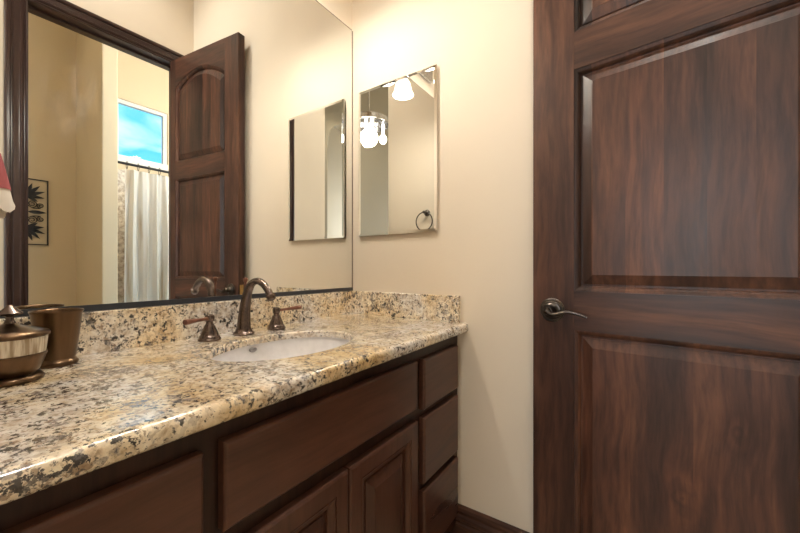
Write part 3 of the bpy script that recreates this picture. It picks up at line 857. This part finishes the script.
for k in range(4):
    a = 2 * PI * k / 4 + 0.9
    c = (0.16 * math.cos(a), 0.16 * math.sin(a))
    bm = bmesh.new(); ball(bm, (c[0], c[1], ZR - 0.165), 0.043, 1.25, 20)
    lathe(bm, [(0.0001, ZR - 0.0), (0.016, ZR - 0.0), (0.016, ZR - 0.12), (0.0001, ZR - 0.12)], c[0], c[1], 16)
    link('bulb', bm, M['bulb'], hl, smooth=True)
HL = 4.0
d_ = bpy.data.lights.new('hall_lamp', 'POINT'); d_.energy = HL; d_.color = (1.0, 0.85, 0.66); d_.shadow_soft_size = 0.1
lo = bpy.data.objects.new('hall_lamp', d_); COL.objects.link(lo); lo.location = (1.36, -0.58, 2.50); lo['kind'] = 'helper'

# ------------------------------------------------------------------ towel ring and towel on the back wall
ring = thing('towel_ring', (0.305, -0.03, 1.505), 'round dark towel ring on the cream back wall, seen reflected in the small mirror', 'towel ring')
bm = bmesh.new()
lathe(bm, [(0.0001, 0.0005), (0.026, 0.0005), (0.026, 0.006), (0.018, 0.010), (0.010, 0.014), (0.009, 0.055), (0.012, 0.058), (0.0001, 0.064)], 0, 0, 32, 'Y', 0)
link('mount', bm, M['antique'], ring, smooth=True)
bm = bmesh.new()
tube(bm, [(0.074 * math.sin(2 * PI * k / 48), 0.052, -0.074 + 0.074 * math.cos(2 * PI * k / 48)) for k in range(48)], 0.0045, 10, closed=True)
link('ring', bm, M['antique'], ring, smooth=True)
tw = thing('hand_towel', (0.305, 0.038, 1.145), 'white hand towel with a dusty rose band hanging from the towel ring', 'towel')
TH = 0.199
def cloth(z0, z1, grow, nz=10, hem=False):
    bm = bmesh.new(); n = 90; rings = []
    for k in range(nz + 1):
        z = z0 + (z1 - z0) * k / nz
        t = max(0.0, 1 - z / TH)
        rx = 0.030 + 0.068 * t ** 0.55 + grow; ry = 0.018 + 0.049 * t ** 0.5 + grow
        ring_ = []
        for i in range(n):
            a = 2 * PI * i / n
            w = 1 + 0.10 * t * math.sin(7 * a + 0.6) + 0.05 * t * math.sin(13 * a)
            zz = z + (0.006 * math.sin(18 * a) if hem and k == 0 else 0)
            ring_.append(bm.verts.new((rx * w * math.cos(a), max(ry * w * math.sin(a), -0.055), zz)))
        rings.append(ring_)
    for a, b in zip(rings, rings[1:]):
        for i in range(n):
            j = (i + 1) % n
            bm.faces.new((a[i], a[j], b[j], b[i]))
    bm.faces.new(rings[-1])
    return bm
link('cloth', cloth(0.0, TH, 0.0, 16, True), M['towel'], tw, smooth=True)
bm = bmesh.new(); rows = []
for k in range(13):                      # the fold that loops over the ring
    a = PI * k / 12
    rows.append([bm.verts.new((x, -0.016 + rr * math.cos(a), TH - 0.004 + 0.012 + (rr * math.sin(a)) + x * x / 0.16)) for x, rr in ((-0.026, 0.012), (0, 0.012), (0.026, 0.012), (0.026, 0.0085), (0, 0.0085), (-0.026, 0.0085))])
rows.insert(0, [bm.verts.new((v.co.x, v.co.y, TH - 0.004)) for v in rows[0]])
rows.append([bm.verts.new((v.co.x, v.co.y, TH - 0.004)) for v in rows[-1]])
for a, b in zip(rows, rows[1:]):
    for i in range(6): bm.faces.new((a[i], a[(i + 1) % 6], b[(i + 1) % 6], b[i]))
link('fold', bm, M['towel'], tw, smooth=True)
tag(link('band', cloth(0.028, 0.080, 0.0012, 4), M['rose'], tw, smooth=True), 'dusty rose woven band')

# ------------------------------------------------------------------ bath: iron wall art, shower curtain and rod
art = thing('wall_art', (BX - 0.012, 0.715, 1.275), 'black wrought iron wall panel of scrolls and leaves on the bath wall', 'wall art')
AW, AH = 0.157, 0.612
bm = bmesh.new()
for b in ((-0.006, 0.006, -AW, -AW + 0.009, 0, AH), (-0.006, 0.006, AW - 0.009, AW, 0, AH), (-0.006, 0.006, -AW, AW, 0, 0.009), (-0.006, 0.006, -AW, AW, AH - 0.009, AH)): box(bm, *b)
link('frame', bm, M['black_metal'], art)
def leaf(cy, cz, ang, ln, wd):
    bm = bmesh.new()
    def P(s, t): return (0.004 * (1 - abs(t)), cy + math.cos(ang) * s - math.sin(ang) * t * wd, cz + math.sin(ang) * s + math.cos(ang) * t * wd)
    top = []; ctr = []; bot = []
    for k in range(9):
        u = k / 8; w = math.sin(PI * u ** 0.8) * 0.5
        ctr.append(bm.verts.new(P(ln * u, 0)))
        top.append(bm.verts.new(P(ln * u, w))); bot.append(bm.verts.new(P(ln * u, -w)))
    for a, b in ((top, ctr), (ctr, bot)):
        for i in range(8): bm.faces.new((a[i], a[i + 1], b[i + 1], b[i]))
    r = bmesh.ops.extrude_face_region(bm, geom=bm.faces[:])
    for v in r['geom']:
        if isinstance(v, bmesh.types.BMVert): v.co.x -= 0.004
    link('leaf', bm, M['black_metal'], art)
for sy in (-1, 1):
    for zc, up in ((0.455, 1), (AH - 0.455, -1)):
        for ang, ln in ((72, .125), (48, .135), (22, .135), (-6, .12), (-34, .09)):
            a = math.radians(ang) * up
            leaf(sy * 0.012, zc, a if sy > 0 else PI - a, ln, 0.030)
    leaf(sy * 0.02, AH / 2, 0 if sy > 0 else PI, 0.128, 0.034)
    bm = bmesh.new()
    for zc, q in ((AH / 2 + 0.075, 1), (AH / 2 - 0.075, -1)):
        for cy, cz, r0, tw_ in ((0.050, zc, 0.034, 1), (0.105, zc - q * 0.012, 0.026, -1)):
            pts = []
            for k in range(40):
                t = k / 39
                rr = r0 * (1 - 0.78 * t); a = -PI / 2 * q + q * tw_ * t * 3.3 * PI
                pts.append((0.0, sy * (cy + rr * math.cos(a)), cz + rr * math.sin(a)))
            tube(bm, pts, 0.0036, 8)
        tube(bm, spline([(0, sy * 0.105, zc - q * 0.038), (0, sy * 0.05, zc - q * 0.036), (0, sy * 0.004, zc + q * 0.01), (0, sy * 0.012, zc + q * 0.075)], 6), 0.0036, 8)
    link('scroll', bm, M['black_metal'], art, smooth=True)

RX, RZ = 2.87, 2.040
rod = link('curtain_rod', (lambda bm: (tube(bm, [(RX, 1.187, RZ), (RX, 2.72, RZ)], 0.0125, 16), lathe(bm, [(0.0001, 0.0), (0.03, 0.0), (0.03, 0.008), (0.018, 0.014), (0.0001, 0.014)], RX, 1.187, 24, 'Y', RZ), lathe(bm, [(0.0001, 0.0), (0.03, 0.0), (0.03, -0.008), (0.018, -0.014), (0.0001, -0.014)], RX, 2.72, 24, 'Y', RZ), bm)[-1])(bmesh.new()), M['black_metal'], smooth=True)
tag(rod, 'dark metal curtain rod across the shower below the high window', 'curtain rod')
cur = thing('shower_curtain', (RX, 1.90, RZ), 'white pleated shower curtain hanging from the dark rod', 'curtain')
Y0c, Y1c = 1.262 - 1.90, 2.64 - 1.90
bm = bmesh.new(); rows = []; n = 260; nz = 14
for k in range(nz + 1):
    z = -0.045 - 1.72 * k / nz
    row = []
    for i in range(n + 1):
        t = i / n; y = Y0c + (Y1c - Y0c) * t
        am = 0.012 + 0.020 * min(1, k / 5)
        ph = 2 * PI * 15 * t
        x = am * math.sin(ph) + 0.35 * am * math.sin(2.3 * ph + 1.1 + 0.2 * k) + 0.012 * math.sin(9 * t + 0.3 * k)
        row.append(bm.verts.new((x, y + 0.006 * math.sin(ph * 0.5 + k * 0.4), z)))
    rows.append(row)
for a, b in zip(rows, rows[1:]):
    for i in range(n): bm.faces.new((a[i], a[i + 1], b[i + 1], b[i]))
link('cloth', bm, M['curtain'], cur, smooth=True)
for i in range(16):
    y = Y0c + 0.015 + (Y1c - Y0c - 0.03) * i / 15
    bm = bmesh.new()
    tube(bm, [(0.020 * math.cos(2 * PI * k / 20), y, -0.012 + 0.035 * math.sin(2 * PI * k / 20)) for k in range(20)], 0.0025, 8, closed=True)
    link('curtain_ring', bm, M['black_metal'], cur, smooth=True)
